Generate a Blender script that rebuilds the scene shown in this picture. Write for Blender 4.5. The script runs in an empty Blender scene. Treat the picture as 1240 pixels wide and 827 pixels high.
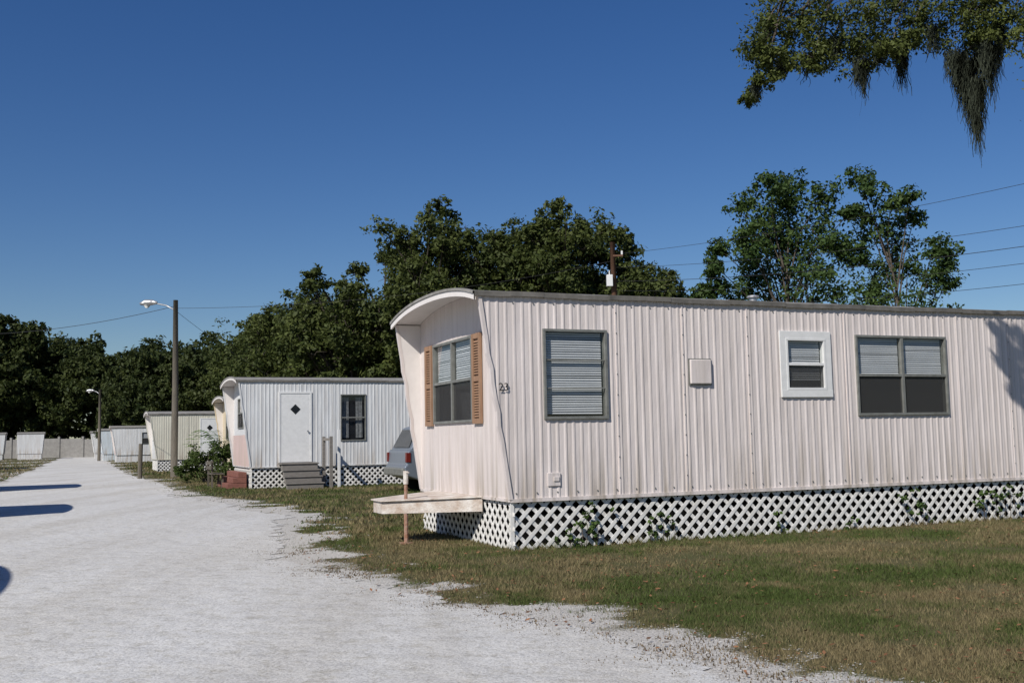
import bpy, math, random
import numpy as np
from mathutils import Vector, Matrix
R=np.random.default_rng(7); random.seed(7)
S=bpy.context.scene; COL=S.collection
ANG=math.radians(22.7); D=np.array([math.cos(ANG),math.sin(ANG)]); T=np.array([-math.sin(ANG),math.cos(ANG)])
C0=np.array([-0.05,13.31])
def W(s,t): p=C0+D*s+T*t; return float(p[0]),float(p[1])
SUNAZ=np.array([-.55,-.835]); SUNAZ/=np.linalg.norm(SUNAZ); EL=math.radians(40)

# ---------------- materials
def newmat(name):
    m=bpy.data.materials.new(name); m.use_nodes=True; nt=m.node_tree
    return m,nt,nt.nodes,nt.links,nt.nodes["Principled BSDF"]
def mat(name,c1,c2=None,rough=.6,scale=4,bump=0,bscale=40,metal=0,stretch=(1,1,1),spec=.4,dirt=None,dirtz=None):
    m,nt,N,L,B=newmat(name)
    if c2 is None: c2=tuple(x*.8 for x in c1)
    tc=N.new('ShaderNodeTexCoord'); mp=N.new('ShaderNodeMapping'); mp.inputs['Scale'].default_value=stretch
    L.new(tc.outputs['Object'],mp.inputs['Vector'])
    n=N.new('ShaderNodeTexNoise'); n.inputs['Scale'].default_value=scale; n.inputs['Detail'].default_value=6; n.inputs['Roughness'].default_value=.65
    L.new(mp.outputs[0],n.inputs['Vector'])
    r=N.new('ShaderNodeValToRGB'); r.color_ramp.elements[0].position=.3; r.color_ramp.elements[1].position=.7
    r.color_ramp.elements[0].color=(*c2,1); r.color_ramp.elements[1].color=(*c1,1)
    L.new(n.outputs['Fac'],r.inputs['Fac']); out=r.outputs['Color']
    if dirt:
        sx=N.new('ShaderNodeSeparateXYZ'); L.new(tc.outputs['Object'],sx.inputs[0])
        mr=N.new('ShaderNodeMapRange'); mr.inputs['From Min'].default_value=dirtz[0]; mr.inputs['From Max'].default_value=dirtz[1]
        mr.inputs['To Min'].default_value=.75; mr.inputs['To Max'].default_value=.0
        L.new(sx.outputs['Z'],mr.inputs['Value'])
        n2=N.new('ShaderNodeTexNoise'); n2.inputs['Scale'].default_value=3; n2.inputs['Detail'].default_value=8
        mp2=N.new('ShaderNodeMapping'); mp2.inputs['Scale'].default_value=(3.4,3.4,.22); L.new(tc.outputs['Object'],mp2.inputs['Vector']); L.new(mp2.outputs[0],n2.inputs['Vector'])
        r2=N.new('ShaderNodeMapRange'); r2.inputs['From Min'].default_value=.42; r2.inputs['From Max'].default_value=.72; L.new(n2.outputs['Fac'],r2.inputs['Value'])
        ad=N.new('ShaderNodeMath'); ad.operation='ADD'; ad.inputs[1].default_value=.36; L.new(mr.outputs[0],ad.inputs[0])
        mu=N.new('ShaderNodeMath'); mu.operation='MULTIPLY'; L.new(ad.outputs[0],mu.inputs[0]); L.new(r2.outputs[0],mu.inputs[1])
        mx=N.new('ShaderNodeMix'); mx.data_type='RGBA'; mx.inputs[7].default_value=(*dirt,1)
        L.new(mu.outputs[0],mx.inputs[0]); L.new(out,mx.inputs[6]); out=mx.outputs[2]
    L.new(out,B.inputs['Base Color'])
    B.inputs['Roughness'].default_value=rough; B.inputs['Metallic'].default_value=metal
    B.inputs['Specular IOR Level'].default_value=spec
    if bump:
        nb=N.new('ShaderNodeTexNoise'); nb.inputs['Scale'].default_value=bscale; nb.inputs['Detail'].default_value=5; L.new(mp.outputs[0],nb.inputs['Vector'])
        b=N.new('ShaderNodeBump'); b.inputs['Strength'].default_value=bump; b.inputs['Distance'].default_value=.02
        L.new(nb.outputs['Fac'],b.inputs['Height']); L.new(b.outputs[0],B.inputs['Normal'])
    return m
def siding(name,c,c2): return mat(name,c,c2,rough=.5,scale=1.5,bump=1.0,bscale=1.8,stretch=(2.2,2.2,.6),dirt=(.40,.345,.29),dirtz=(.6,1.3))
def vcolmat(name,transl=.3,rough=.6,spec=.2):
    m,nt,N,L,B=newmat(name)
    a=N.new('ShaderNodeVertexColor'); a.layer_name='Col'
    L.new(a.outputs['Color'],B.inputs['Base Color']); B.inputs['Roughness'].default_value=rough; B.inputs['Specular IOR Level'].default_value=spec
    if transl:
        t=N.new('ShaderNodeBsdfTranslucent'); L.new(a.outputs['Color'],t.inputs['Color'])
        x=N.new('ShaderNodeMixShader'); x.inputs[0].default_value=transl
        L.new(B.outputs[0],x.inputs[1]); L.new(t.outputs[0],x.inputs[2]); L.new(x.outputs[0],N['Material Output'].inputs[0])
    return m
M={}
M['pinkwhite']=siding('siding_pinkish_white',(.70,.635,.61),(.645,.58,.555))
M['endwhite']=siding('siding_end_white',(.67,.605,.575),(.61,.545,.52))
M['white']=siding('siding_white',(.66,.67,.67),(.58,.59,.60))
M['cream']=siding('siding_cream',(.60,.585,.49),(.53,.51,.43))
M['yellow']=siding('siding_yellow',(.68,.57,.40),(.6,.51,.36))
M['blue']=siding('siding_light_blue',(.55,.61,.66),(.5,.56,.6))
M['pink']=siding('siding_pink',(.50,.39,.37),(.44,.34,.32))
M['soffit']=mat('soffit_white',(.75,.71,.68),(.67,.63,.6),rough=.6)
M['lattice']=mat('lattice_white',(.78,.77,.75),(.6,.58,.54),rough=.55,scale=6)
M['dark']=mat('under_shade_black',(.012,.012,.011),(.006,.006,.006),rough=.95,spec=.05)  # near-black colour carries the shade below the floor
M['roof']=mat('roof_grey',(.3,.29,.27),(.18,.17,.155),rough=.8,scale=6,bump=.4)
M['drip']=mat('drip_edge',(.2,.185,.165),(.09,.085,.075),rough=.6,scale=5)
M['alu']=mat('aluminium',(.25,.255,.235),(.15,.15,.135),rough=.45,scale=8,metal=.2)
M['wtrim']=mat('white_trim',(.74,.74,.73),(.64,.64,.63),rough=.5,scale=8)
M['blind']=mat('blind_slats',(.56,.56,.57),(.49,.49,.50),rough=.5)
M['room']=mat('room_dark',(.02,.02,.022),(.012,.012,.013),rough=.9,spec=.1)
M['screen']=mat('lace',(.30,.30,.30),(.1,.1,.1),rough=.9,spec=.1,scale=14)
M['wood']=mat('shutter_wood',(.34,.205,.13),(.23,.135,.08),rough=.7,scale=3,stretch=(8,8,1))
M['rust']=mat('rusty_steel',(.25,.09,.04),(.4,.3,.24),rough=.8,scale=14,bump=.4)
M['oldwhite']=mat('weathered_white',(.70,.67,.63),(.36,.26,.19),rough=.7,scale=5,bump=.4)
M['grey_wood']=mat('grey_wood',(.24,.22,.2),(.14,.13,.115),rough=.85,scale=5,stretch=(1,6,6))
M['pole']=mat('pole_wood',(.16,.14,.11),(.08,.07,.055),rough=.9,scale=6,stretch=(6,6,.5),bump=.5)
M['polebrown']=mat('pole_brown',(.17,.09,.055),(.1,.05,.03),rough=.9,scale=6,stretch=(6,6,.5))
M['metal']=mat('galv_metal',(.5,.5,.5),(.4,.4,.4),rough=.4,metal=.6)
M['lampglass']=mat('lamp_lens',(.75,.74,.7),(.7,.69,.64),rough=.3)
M['wire']=mat('wire_black',(.03,.03,.03),(.02,.02,.02),rough=.6)
M['redbrick']=mat('red_brick',(.24,.10,.075),(.16,.065,.05),rough=.85,scale=8)
M['concrete']=mat('concrete_block',(.3,.29,.27),(.2,.19,.18),rough=.9,scale=2)
M['bark']=mat('bark',(.11,.09,.07),(.05,.042,.034),rough=.95,scale=5,stretch=(4,4,1),bump=1,bscale=12)
M['carpaint']=mat('car_paint',(.22,.25,.29),(.2,.23,.27),rough=.3,metal=.4,spec=.6)
M['tire']=mat('tire',(.02,.02,.02),(.015,.015,.015),rough=.9)
M['red_lens']=mat('tail_lens',(.16,.02,.015),(.12,.015,.01),rough=.2)
M['black']=mat('number_black',(.02,.02,.02),(.015,.015,.015),rough=.5)
M['leaf']=vcolmat('leaf_mat',.3)
M['grass']=vcolmat('grass_mat',.3,.7,.15)
M['moss']=vcolmat('moss_mat',.1,.9,.05)
M['litter']=vcolmat('litter_mat',.1,.8,.1)
m,nt,N,L,B=newmat('window_glass')
g=N.new('ShaderNodeBsdfGlossy'); g.inputs['Roughness'].default_value=.03; tr=N.new('ShaderNodeBsdfTransparent'); tr.inputs[0].default_value=(.92,.94,.94,1)
mx=N.new('ShaderNodeMixShader'); fr=N.new('ShaderNodeLayerWeight'); pw=N.new('ShaderNodeMath'); pw.operation='POWER'; pw.inputs[1].default_value=4; L.new(fr.outputs['Facing'],pw.inputs[0])
ma=N.new('ShaderNodeMath'); ma.operation='MULTIPLY_ADD'; ma.inputs[1].default_value=.8; ma.inputs[2].default_value=.06; L.new(pw.outputs[0],ma.inputs[0])
L.new(ma.outputs[0],mx.inputs[0]); L.new(tr.outputs[0],mx.inputs[1]); L.new(g.outputs[0],mx.inputs[2]); L.new(mx.outputs[0],N['Material Output'].inputs[0])
M['glass']=m
M['darkglass']=mat('dark_glass',(.015,.018,.02),(.012,.014,.016),rough=.08,spec=.8)

# ---------------- mesh helpers
def empty(name,loc=(0,0,0),rz=0):
    e=bpy.data.objects.new(name,None); e.location=loc; e.rotation_euler=(0,0,rz); COL.objects.link(e); return e
def obj(name,me,parent=None,m=None):
    o=bpy.data.objects.new(name,me); COL.objects.link(o)
    if parent: o.parent=parent
    if m is not None and not me.materials: me.materials.append(m)
    return o
side=lambda a,n,z:(a,-n,z)
endm=lambda a,n,z:(-n,a,z)
ident=lambda a,n,z:(a,n,z)
class MB:
    def __init__(s): s.v=[]; s.f=[]
    def add(s,vs,fs):
        o=len(s.v); s.v+=list(vs); s.f+=[tuple(i+o for i in f) for f in fs]
    def box(s,a0,a1,n0,n1,z0,z1,mp=ident):
        s.add([mp(a,n,z) for z in (z0,z1) for n in (n0,n1) for a in (a0,a1)],
              [(0,2,3,1),(4,5,7,6),(0,1,5,4),(2,6,7,3),(0,4,6,2),(1,3,7,5)])
    def quad(s,*p): s.add(p,[tuple(range(len(p)))])
    def tube(s,pts,rad,seg=8,cap=True):
        pts=[Vector(p) for p in pts]; o=len(s.v); n=len(pts)
        for i,p in enumerate(pts):
            d=(pts[min(i+1,n-1)]-pts[max(i-1,0)]).normalized()
            ref=Vector((0,0,1)) if abs(d.z)<.9 else Vector((1,0,0))
            x=d.cross(ref).normalized(); y=d.cross(x)
            r=rad[i] if hasattr(rad,'__len__') else rad
            for k in range(seg):
                a=2*math.pi*k/seg; s.v.append(tuple(p+x*(math.cos(a)*r)+y*(math.sin(a)*r)))
        for i in range(n-1):
            for k in range(seg):
                a=o+i*seg+k; b=o+i*seg+(k+1)%seg; s.f.append((a,b,b+seg,a+seg))
        if cap: s.f.append(tuple(o+k for k in range(seg))); s.f.append(tuple(o+(n-1)*seg+k for k in range(seg-1,-1,-1)))
    def to(s,name,m,parent=None,smooth=False,bevel=0):
        me=bpy.data.meshes.new(name); me.from_pydata(s.v,[],s.f); me.update()
        if smooth: me.polygons.foreach_set('use_smooth',[True]*len(me.polygons))
        o=obj(name,me,parent,m)
        if bevel:
            b=o.modifiers.new('b','BEVEL'); b.width=bevel; b.segments=2; b.limit_method='ANGLE'
        return o
def npmesh(name,V,k,C=None):
    n=len(V); me=bpy.data.meshes.new(name); me.vertices.add(n); me.vertices.foreach_set('co',V.astype(np.float32).ravel())
    me.loops.add(n); me.loops.foreach_set('vertex_index',np.arange(n,dtype=np.int32))
    me.polygons.add(n//k); me.polygons.foreach_set('loop_start',np.arange(0,n,k,dtype=np.int32))
    me.update(calc_edges=True)
    if C is not None:
        at=me.color_attributes.new('Col','FLOAT_COLOR','POINT'); c=np.ones((n,4),np.float32); c[:,:3]=np.repeat(C,k,axis=0); at.data.foreach_set('color',c.ravel())
    me.validate(); return me
def unit(n):
    v=R.normal(size=(n,3)); return v/np.linalg.norm(v,axis=1,keepdims=True)
def norm(v): return v/np.maximum(np.linalg.norm(v,axis=1,keepdims=True),1e-6)
def leafcloud(cent,rad,nsub,nleaf,size,g1=(.035,.06,.016),g2=(.10,.125,.035),subr=.36,zs=.8,aspect=.5):
    cent=np.array(cent,float); rad=np.array(rad,float); P=[];O=[];CC=[]
    for c,r in zip(cent,rad):
        ns=max(3,int(nsub)); d=unit(ns); u=R.random(ns)**.5
        sc=c+d*(r*u)[:,None]*np.array([1,1,zs])
        sr=r*subr*R.uniform(.6,1.25,ns)
        dd=unit(ns*nleaf); uu=R.random(ns*nleaf)**.6
        p=np.repeat(sc,nleaf,0)+dd*(np.repeat(sr,nleaf)*uu)[:,None]*np.array([1,1,.75])
        P.append(p); O.append(norm(p-c)*.7+dd*.3)
        base=R.random(); sb=R.random(ns)
        CC.append(np.clip(.25*base+.35*np.repeat(sb,nleaf)+.4*R.random(ns*nleaf),0,1))
    P=np.vstack(P);O=np.vstack(O);CC=np.concatenate(CC);n=len(P)
    nr=norm(O*.6+np.array([0,0,.35])+unit(n)*.75)
    a=norm(np.cross(nr,unit(n))); b=np.cross(nr,a); sz=(size*R.uniform(.6,1.3,n))[:,None]
    V=np.stack([P-a*sz*.5,P-b*sz*aspect*.5,P+a*sz*.5,P+b*sz*aspect*.5],1).reshape(-1,3)
    g1=np.array(g1);g2=np.array(g2)
    Cc=(g1+(g2-g1)*CC[:,None])*R.uniform(.8,1.2,(n,1))
    return V,Cc

# ---------------- world / sun / camera
w=bpy.data.worlds.new("World"); S.world=w; w.use_nodes=True; nt=w.node_tree
sk=nt.nodes.new('ShaderNodeTexSky'); sk.sky_type='NISHITA'; sk.sun_disc=False; sk.sun_elevation=EL
sk.sun_rotation=math.atan2(SUNAZ[0],SUNAZ[1]) % (2*math.pi); sk.air_density=1.0; sk.dust_density=.3; sk.ozone_density=4.0; sk.altitude=0
bg=nt.nodes['Background']; hs=nt.nodes.new('ShaderNodeHueSaturation'); hs.inputs['Saturation'].default_value=1.26; hs.inputs['Hue'].default_value=.512
nt.links.new(sk.outputs[0],hs.inputs['Color']); nt.links.new(hs.outputs[0],bg.inputs[0]); bg.inputs[1].default_value=.074
sun=bpy.data.lights.new('sun','SUN'); sun.energy=4.8; sun.angle=math.radians(.5); sun.color=(1,.955,.885)
so=bpy.data.objects.new('sun',sun); COL.objects.link(so)
sd=Vector((SUNAZ[0]*math.cos(EL),SUNAZ[1]*math.cos(EL),math.sin(EL))); so.rotation_euler=(-sd).to_track_quat('-Z','Y').to_euler(); so.location=sd*60
S.view_settings.view_transform='Standard'; S.view_settings.look='None'; S.view_settings.exposure=0
cd=bpy.data.cameras.new('camera'); cd.lens=37.16; cd.sensor_width=36; cd.sensor_fit='HORIZONTAL'; cd.clip_end=2000; cd.clip_start=.05
cam=bpy.data.objects.new('camera',cd); COL.objects.link(cam); S.camera=cam
p=math.radians(5.2); r=math.radians(1.1)
F=Vector((0,math.cos(p),math.sin(p))); Rr=Vector((1,0,0)); U=Vector((0,-math.sin(p),math.cos(p)))
cR=Rr*math.cos(r)-U*math.sin(r); cU=Rr*math.sin(r)+U*math.cos(r)
mt=Matrix((cR,cU,-F)).transposed().to_4x4(); mt.translation=Vector((0,0,1.4)); cam.matrix_world=mt

# ---------------- road edges
RE=np.array([(-30,8.5),(0,5.2),(3,3.8),(5,2.6),(6.07,1.9),(6.7,1.35),(7.73,.85),(8.79,.09),(10.1,-.98),(11.7,-1.84),(15.2,-3.04),(17.7,-3.63),(20.6,-3.95),(22,-5.0),(24.6,-6.16),(29.1,-8.97),(38.8,-13.0),(54.8,-20.1),(98,-37.5),(140,-54)])
def edge(y): return np.interp(y,RE[:,0],RE[:,1])
def ledge(y): return -19.4-(np.asarray(y)-40)*.4
def vn(x,y,s,seed):
    x=np.asarray(x)/s; y=np.asarray(y)/s; xi=np.floor(x).astype(int); yi=np.floor(y).astype(int); fx=x-xi; fy=y-yi
    fx=fx*fx*(3-2*fx); fy=fy*fy*(3-2*fy)
    def h(a,b):
        v=np.sin(a*127.1+b*311.7+seed*74.7)*43758.5453; return v-np.floor(v)
    return (h(xi,yi)*(1-fx)+h(xi+1,yi)*fx)*(1-fy)+(h(xi,yi+1)*(1-fx)+h(xi+1,yi+1)*fx)*fy
def fbm(x,y,s,seed): return vn(x,y,s,seed)*.5+vn(x,y,s/2.1,seed+1)*.3+vn(x,y,s/4.7,seed+2)*.2
def sandmap(X,Y):
    dr=(X-edge(Y))*.85
    return np.clip(1-(dr+(fbm(X,Y,.55,11)-.5)*2.0+.06)/.7,0,1)

def lines(a,b,st,lo,hi):
    c=list(np.arange(a,b,st)); g=st; x=b
    while x<hi: c.append(x); g*=1.25; x+=g
    c.append(hi); g=st; x=a; l=[]
    while x>lo: g*=1.25; x-=g; l.append(max(x,lo))
    return np.array(sorted(set(l+c)))
gx=lines(-9,9,.08,-900,900); gy=lines(3,26,.09,-300,1400)
X,Y=np.meshgrid(gx,gy); Z=np.where(X-edge(Y)<.8,-.004,-.004+(fbm(X,Y,2.5,3)-.5)*.02*np.clip(X-edge(Y)-.8,0,1))
Z=np.where((np.abs(X)<40)&(Y<80)&(Y>0),Z,-.004)
sand=sandmap(X,Y)
dl=(X-ledge(Y)); sand=np.where(dl<0,np.clip(1+dl/1.0,0,1),sand)
nx,ny=len(gx),len(gy); V=np.stack([X,Y,Z],-1).reshape(-1,3)
idx=np.arange(nx*ny).reshape(ny,nx); fs=np.stack([idx[:-1,:-1],idx[:-1,1:],idx[1:,1:],idx[1:,:-1]],-1).reshape(-1,4)
me=bpy.data.meshes.new('ground'); me.from_pydata(V.tolist(),[],fs.tolist())
at=me.attributes.new('sand','FLOAT','POINT'); at.data.foreach_set('value',sand.ravel().astype(np.float32))
me.polygons.foreach_set('use_smooth',[True]*len(me.polygons))
m,nt,N,L,B=newmat('lawn_ground')
tc=N.new('ShaderNodeTexCoord')
def noise(sc,det=6,ro=.6):
    n=N.new('ShaderNodeTexNoise'); n.inputs['Scale'].default_value=sc; n.inputs['Detail'].default_value=det; n.inputs['Roughness'].default_value=ro; L.new(tc.outputs['Object'],n.inputs['Vector']); return n
def ramp(src,p0,c0,p1,c1):
    q=N.new('ShaderNodeValToRGB'); q.color_ramp.elements[0].position=p0; q.color_ramp.elements[0].color=(*c0,1); q.color_ramp.elements[1].position=p1; q.color_ramp.elements[1].color=(*c1,1); L.new(src,q.inputs[0]); return q.outputs[0]
n1=noise(.8); c1=ramp(n1.outputs[0],.38,(.055,.07,.022),.62,(.13,.105,.055))
n2=noise(45,4); c2=ramp(n2.outputs[0],.35,(.045,.05,.02),.7,(.19,.16,.09))
mx=N.new('ShaderNodeMix'); mx.data_type='RGBA'; mx.inputs[0].default_value=.5; L.new(c1,mx.inputs[6]); L.new(c2,mx.inputs[7])
n3=noise(60,4); c3=ramp(n3.outputs[0],.3,(.32,.295,.25),.6,(.58,.56,.53))
aa=N.new('ShaderNodeAttribute'); aa.attribute_name='sand'
n4=noise(14,6,.75); ad=N.new('ShaderNodeMath'); ad.operation='ADD'; L.new(aa.outputs['Fac'],ad.inputs[0]); L.new(n4.outputs[0],ad.inputs[1])
mr=N.new('ShaderNodeMapRange'); mr.inputs['From Min'].default_value=.8; mr.inputs['From Max'].default_value=1.15; L.new(ad.outputs[0],mr.inputs[0])
m2=N.new('ShaderNodeMix'); m2.data_type='RGBA'; L.new(mr.outputs[0],m2.inputs[0]); L.new(mx.outputs[2],m2.inputs[6]); L.new(c3,m2.inputs[7]); L.new(m2.outputs[2],B.inputs['Base Color'])
B.inputs['Roughness'].default_value=.95; B.inputs['Specular IOR Level'].default_value=.1
bp=N.new('ShaderNodeBump'); bp.inputs['Strength'].default_value=.7; bp.inputs['Distance'].default_value=.03; L.new(n2.outputs[0],bp.inputs['Height']); L.new(bp.outputs[0],B.inputs['Normal'])
obj('ground',me,None,m)

# gravel road sheet
ys=np.concatenate([np.arange(-20,30,.04),np.arange(30,140,.5)])
er=edge(ys)+(fbm(ys,ys*0,1.3,5)-.5)*.9+(fbm(ys,ys*0,.3,9)-.5)*.5-.38
er=np.where(ys>30,edge(ys)+(fbm(ys,ys*0,3,5)-.5)*.8,er)
el=ledge(ys)+(fbm(ys,ys*0,2,15)-.5)*1.0
V=[];fs=[]; q=np.linspace(0,1,6)
for i,(a,b,y) in enumerate(zip(el,er,ys)):
    for t in q: V.append((a+(b-a)*t,y,.002+(.0 if t in (0,1) else .006)))
    if i:
        for k in range(5): o=(i-1)*6+k; fs.append((o,o+1,o+7,o+6))
me=bpy.data.meshes.new('gravel_road'); me.from_pydata(V,[],fs); me.polygons.foreach_set('use_smooth',[True]*len(me.polygons))
m,nt,N,L,B=newmat('gravel_white')
tc=N.new('ShaderNodeTexCoord')
n1=noise(.35,5); c1=ramp(n1.outputs[0],.35,(.56,.55,.53),.65,(.66,.655,.64))
n2=noise(60,3,.75); c2=ramp(n2.outputs[0],.38,(.24,.225,.2),.53,(.68,.675,.66))
mx=N.new('ShaderNodeMix'); mx.data_type='RGBA'; mx.inputs[0].default_value=.5; L.new(c1,mx.inputs[6]); L.new(c2,mx.inputs[7])
mp=N.new('ShaderNodeMapping'); mp.inputs['Rotation'].default_value=(0,0,-ANG); mp.inputs['Scale'].default_value=(1.0,.09,1); L.new(tc.outputs['Object'],mp.inputs[0])
n5=N.new('ShaderNodeTexNoise'); n5.inputs['Scale'].default_value=1.1; n5.inputs['Detail'].default_value=4; L.new(mp.outputs[0],n5.inputs[0])
c5=ramp(n5.outputs[0],.38,(.90,.885,.86),.6,(1,1,1))
m3=N.new('ShaderNodeMix'); m3.data_type='RGBA'; m3.blend_type='MULTIPLY'; m3.inputs[0].default_value=1; L.new(mx.outputs[2],m3.inputs[6]); L.new(c5,m3.inputs[7])
n6=noise(5.5,8,.8); c6=ramp(n6.outputs[0],.36,(.78,.76,.71),.5,(1,1,1))
m4=N.new('ShaderNodeMix'); m4.data_type='RGBA'; m4.blend_type='MULTIPLY'; m4.inputs[0].default_value=1; L.new(m3.outputs[2],m4.inputs[6]); L.new(c6,m4.inputs[7])
L.new(m4.outputs[2],B.inputs['Base Color']); B.inputs['Roughness'].default_value=.95; B.inputs['Specular IOR Level'].default_value=.08
bp=N.new('ShaderNodeBump'); bp.inputs['Strength'].default_value=.7; bp.inputs['Distance'].default_value=.012; L.new(n2.outputs[0],bp.inputs['Height'])
nb=noise(2.5,4); bp2=N.new('ShaderNodeBump'); bp2.inputs['Strength'].default_value=.6; bp2.inputs['Distance'].default_value=.06; L.new(nb.outputs[0],bp2.inputs['Height']); L.new(bp2.outputs[0],bp.inputs['Normal']); L.new(bp.outputs[0],B.inputs['Normal'])
obj('gravel_road',me,None,m)
# loose pebbles
n=30000; yy=4+R.random(n)**1.3*12; kk=R.uniform(-.5,.45,n); xx=kk*yy; dd=xx-edge(yy); ok=((dd<-.1)&(R.random(n)<.6))|((np.abs(dd)<1.1)&(sandmap(xx,yy)>.2)); xx=xx[ok];yy=yy[ok]; n=len(xx)
sz=R.uniform(.003,.009,n)*(.6+yy*.04)
oc=np.array([(1,0,0),(0,1,0),(-1,0,0),(0,-1,0),(0,0,.7)]); tri=[(0,1,4),(1,2,4),(2,3,4),(3,0,4)]
th=R.uniform(0,6.28,n); P=[]
for t in tri:
    for j in t:
        vx=oc[j]; P.append(np.stack([xx+(vx[0]*np.cos(th)-vx[1]*np.sin(th))*sz*1.3,yy+(vx[0]*np.sin(th)+vx[1]*np.cos(th))*sz,.004+vx[2]*sz],-1))
V=np.stack(P,1).reshape(-1,3); C=np.repeat(R.uniform(.22,.55,(n,1))*np.array([[1,.97,.92]]),4,0)
obj('loose_gravel',npmesh('loose_gravel',V,3,C),None,M['litter'])

# ---------------- grass
def blades(x,y,h,wd,z=0.0):
    n=len(x); a=R.uniform(0,6.283,n); hh=h*R.uniform(.5,1.4,n); ww=wd*R.uniform(.6,1.4,n)
    l=R.normal(size=(n,2))*(hh*.6)[:,None]
    b=np.stack([np.cos(a)*ww/2,np.sin(a)*ww/2],-1)
    V=np.empty((n,3,3)); V[:,0,0]=x-b[:,0];V[:,0,1]=y-b[:,1];V[:,0,2]=z-.01; V[:,1,0]=x+b[:,0];V[:,1,1]=y+b[:,1];V[:,1,2]=z-.01
    V[:,2,0]=x+l[:,0];V[:,2,1]=y+l[:,1];V[:,2,2]=z+hh
    pt=fbm(x,y,1.3,31)*.6+fbm(x,y,.45,41)*.4; near=np.clip(1-(x-edge(y))/1.6,0,1)*.35
    dry=np.clip((pt-.46)*6.0+.17+near+R.normal(size=n)*.33,0,1)[:,None]
    g=np.array([.080,.110,.030])*(1+R.normal(size=(n,1))*.28); d=np.array([.235,.19,.10])*(1+R.normal(size=(n,1))*.25)
    C=np.clip(g*(1-dry)+d*dry,.01,.6); return V.reshape(-1,3),C
def lawn(n,k0,k1,y0,y1,h,wd,left=False):
    y=R.uniform(y0,y1,n); x=R.uniform(k0,k1,n)*y; hs=1
    if left: keep=(x<ledge(y)-.2)
    else:
        d=(x-edge(y))*.85
        keep=R.random(n)<np.clip((1-sandmap(x,y)*1.15),0.03,1)*np.clip((d+.6)/.5,0,1)
        keep&=R.random(n)<np.clip(.25+(fbm(x,y,.6,77)-.27)*2.8,.10,1)
    s=(x-C0[0])*D[0]+(y-C0[1])*D[1]; t=(x-C0[0])*T[0]+(y-C0[1])*T[1]
    keep&=~((s>0.05)&(t>0.05)&(t<3.6)&(s<15)); keep&=~((s>0)&(t>20.7)&(t<24.3)&(s<12))
    hs=1+1.6*((s>-.1)&(np.abs(t)<.14)&(s<15))*R.random(n)
    if not left: hs=hs*np.clip(.45+.6*(x-edge(y)),.45,1)
    x=x[keep];y=y[keep];hs=hs[keep]
    return blades(x,y,h*hs*(.7+.6*fbm(x,y,.4,88)),wd)
parts=[lawn(180000,-.15,.52,5.2,10,.029,.006),lawn(200000,-.25,.54,9,18,.038,.009),lawn(80000,-.42,-.03,15,50,.06,.028),lawn(22000,-.5,-.3,50,120,.09,.08),lawn(14000,-.55,-.3,40,120,.09,.07,True)]
V=np.vstack([a for a,b in parts]); C=np.vstack([b for a,b in parts])
obj('lawn_grass',npmesh('lawn_grass',V,3,C),None,M['grass'])
n=5000; y=R.uniform(5,20,n); x=R.uniform(-.2,.52,n)*y; d=x-edge(y); k=(d>-.5)&(R.random(n)<np.where(d<.6,.7,.15+.6*(fbm(x,y,1.5,66)>.5))); x=x[k];y=y[k]; n=len(x)
c=np.stack([x,y,np.full(n,.02)+R.random(n)*.015],-1); nr=norm(np.array([0,0,1.])+unit(n)*.5); a=norm(np.cross(nr,unit(n))); b=np.cross(nr,a); sz=R.uniform(.02,.055,n)[:,None]
V=np.stack([c-a*sz*.5,c-b*sz*.25,c+a*sz*.5,c+b*sz*.25],1).reshape(-1,3)
C=np.array([[.17,.085,.045]])*R.uniform(.5,1.8,(n,1))
obj('fallen_leaves',npmesh('fallen_leaves',V,4,C),None,M['litter'])
n=8000; y=R.uniform(5,14,n); x=edge(y)+R.normal(size=n)*.38-.1; k=fbm(x,y,.45,55)>.55; x=x[k];y=y[k]; n=len(x)
V,C=blades(x,y,.009,.011,.008); C=np.array([[.15,.115,.075]])*R.uniform(.5,1.6,(n,1))
obj('edge_debris',npmesh('edge_debris',V,3,C),None,M['litter'])

# ---------------- trailers
def rib(mb,mp,a0,a1,zb,zt,ops=(),period=.115,depth=.0065,n0=0.):
    pa=[a0];pn=[0]
    k=math.floor(a0/period)
    while k*period<a1:
        dv=depth*(.75+.5*abs(math.sin(k*12.9)))
        for f,d in ((0,0),(.5,0),(.68,dv),(.84,dv),(1.0-.02,0)):
            a=(k+f)*period
            if a0<a<a1: pa.append(a);pn.append(d)
        k+=1
    pa.append(a1);pn.append(0)
    al=sorted(set(pa+[e for o in ops for e in o[:2]]+([0.0] if a0<0<a1 else []))); nn=np.interp(al,pa,pn)
    for i in range(len(al)-1):
        x0,x1=al[i],al[i+1]; mid=(x0+x1)/2
        segs=[]; cur=(zb(x0),zb(x1))
        for o in ops:
            if o[0]<=mid<=o[1]: segs.append((cur,(o[2],o[2]))); cur=(o[3],o[3])
        segs.append((cur,(zt(x0),zt(x1))))
        for lo,hi in segs:
            mb.quad(mp(x0,nn[i]+n0,lo[0]),mp(x1,nn[i+1]+n0,lo[1]),mp(x1,nn[i+1]+n0,hi[1]),mp(x0,nn[i]+n0,hi[0]))
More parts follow.
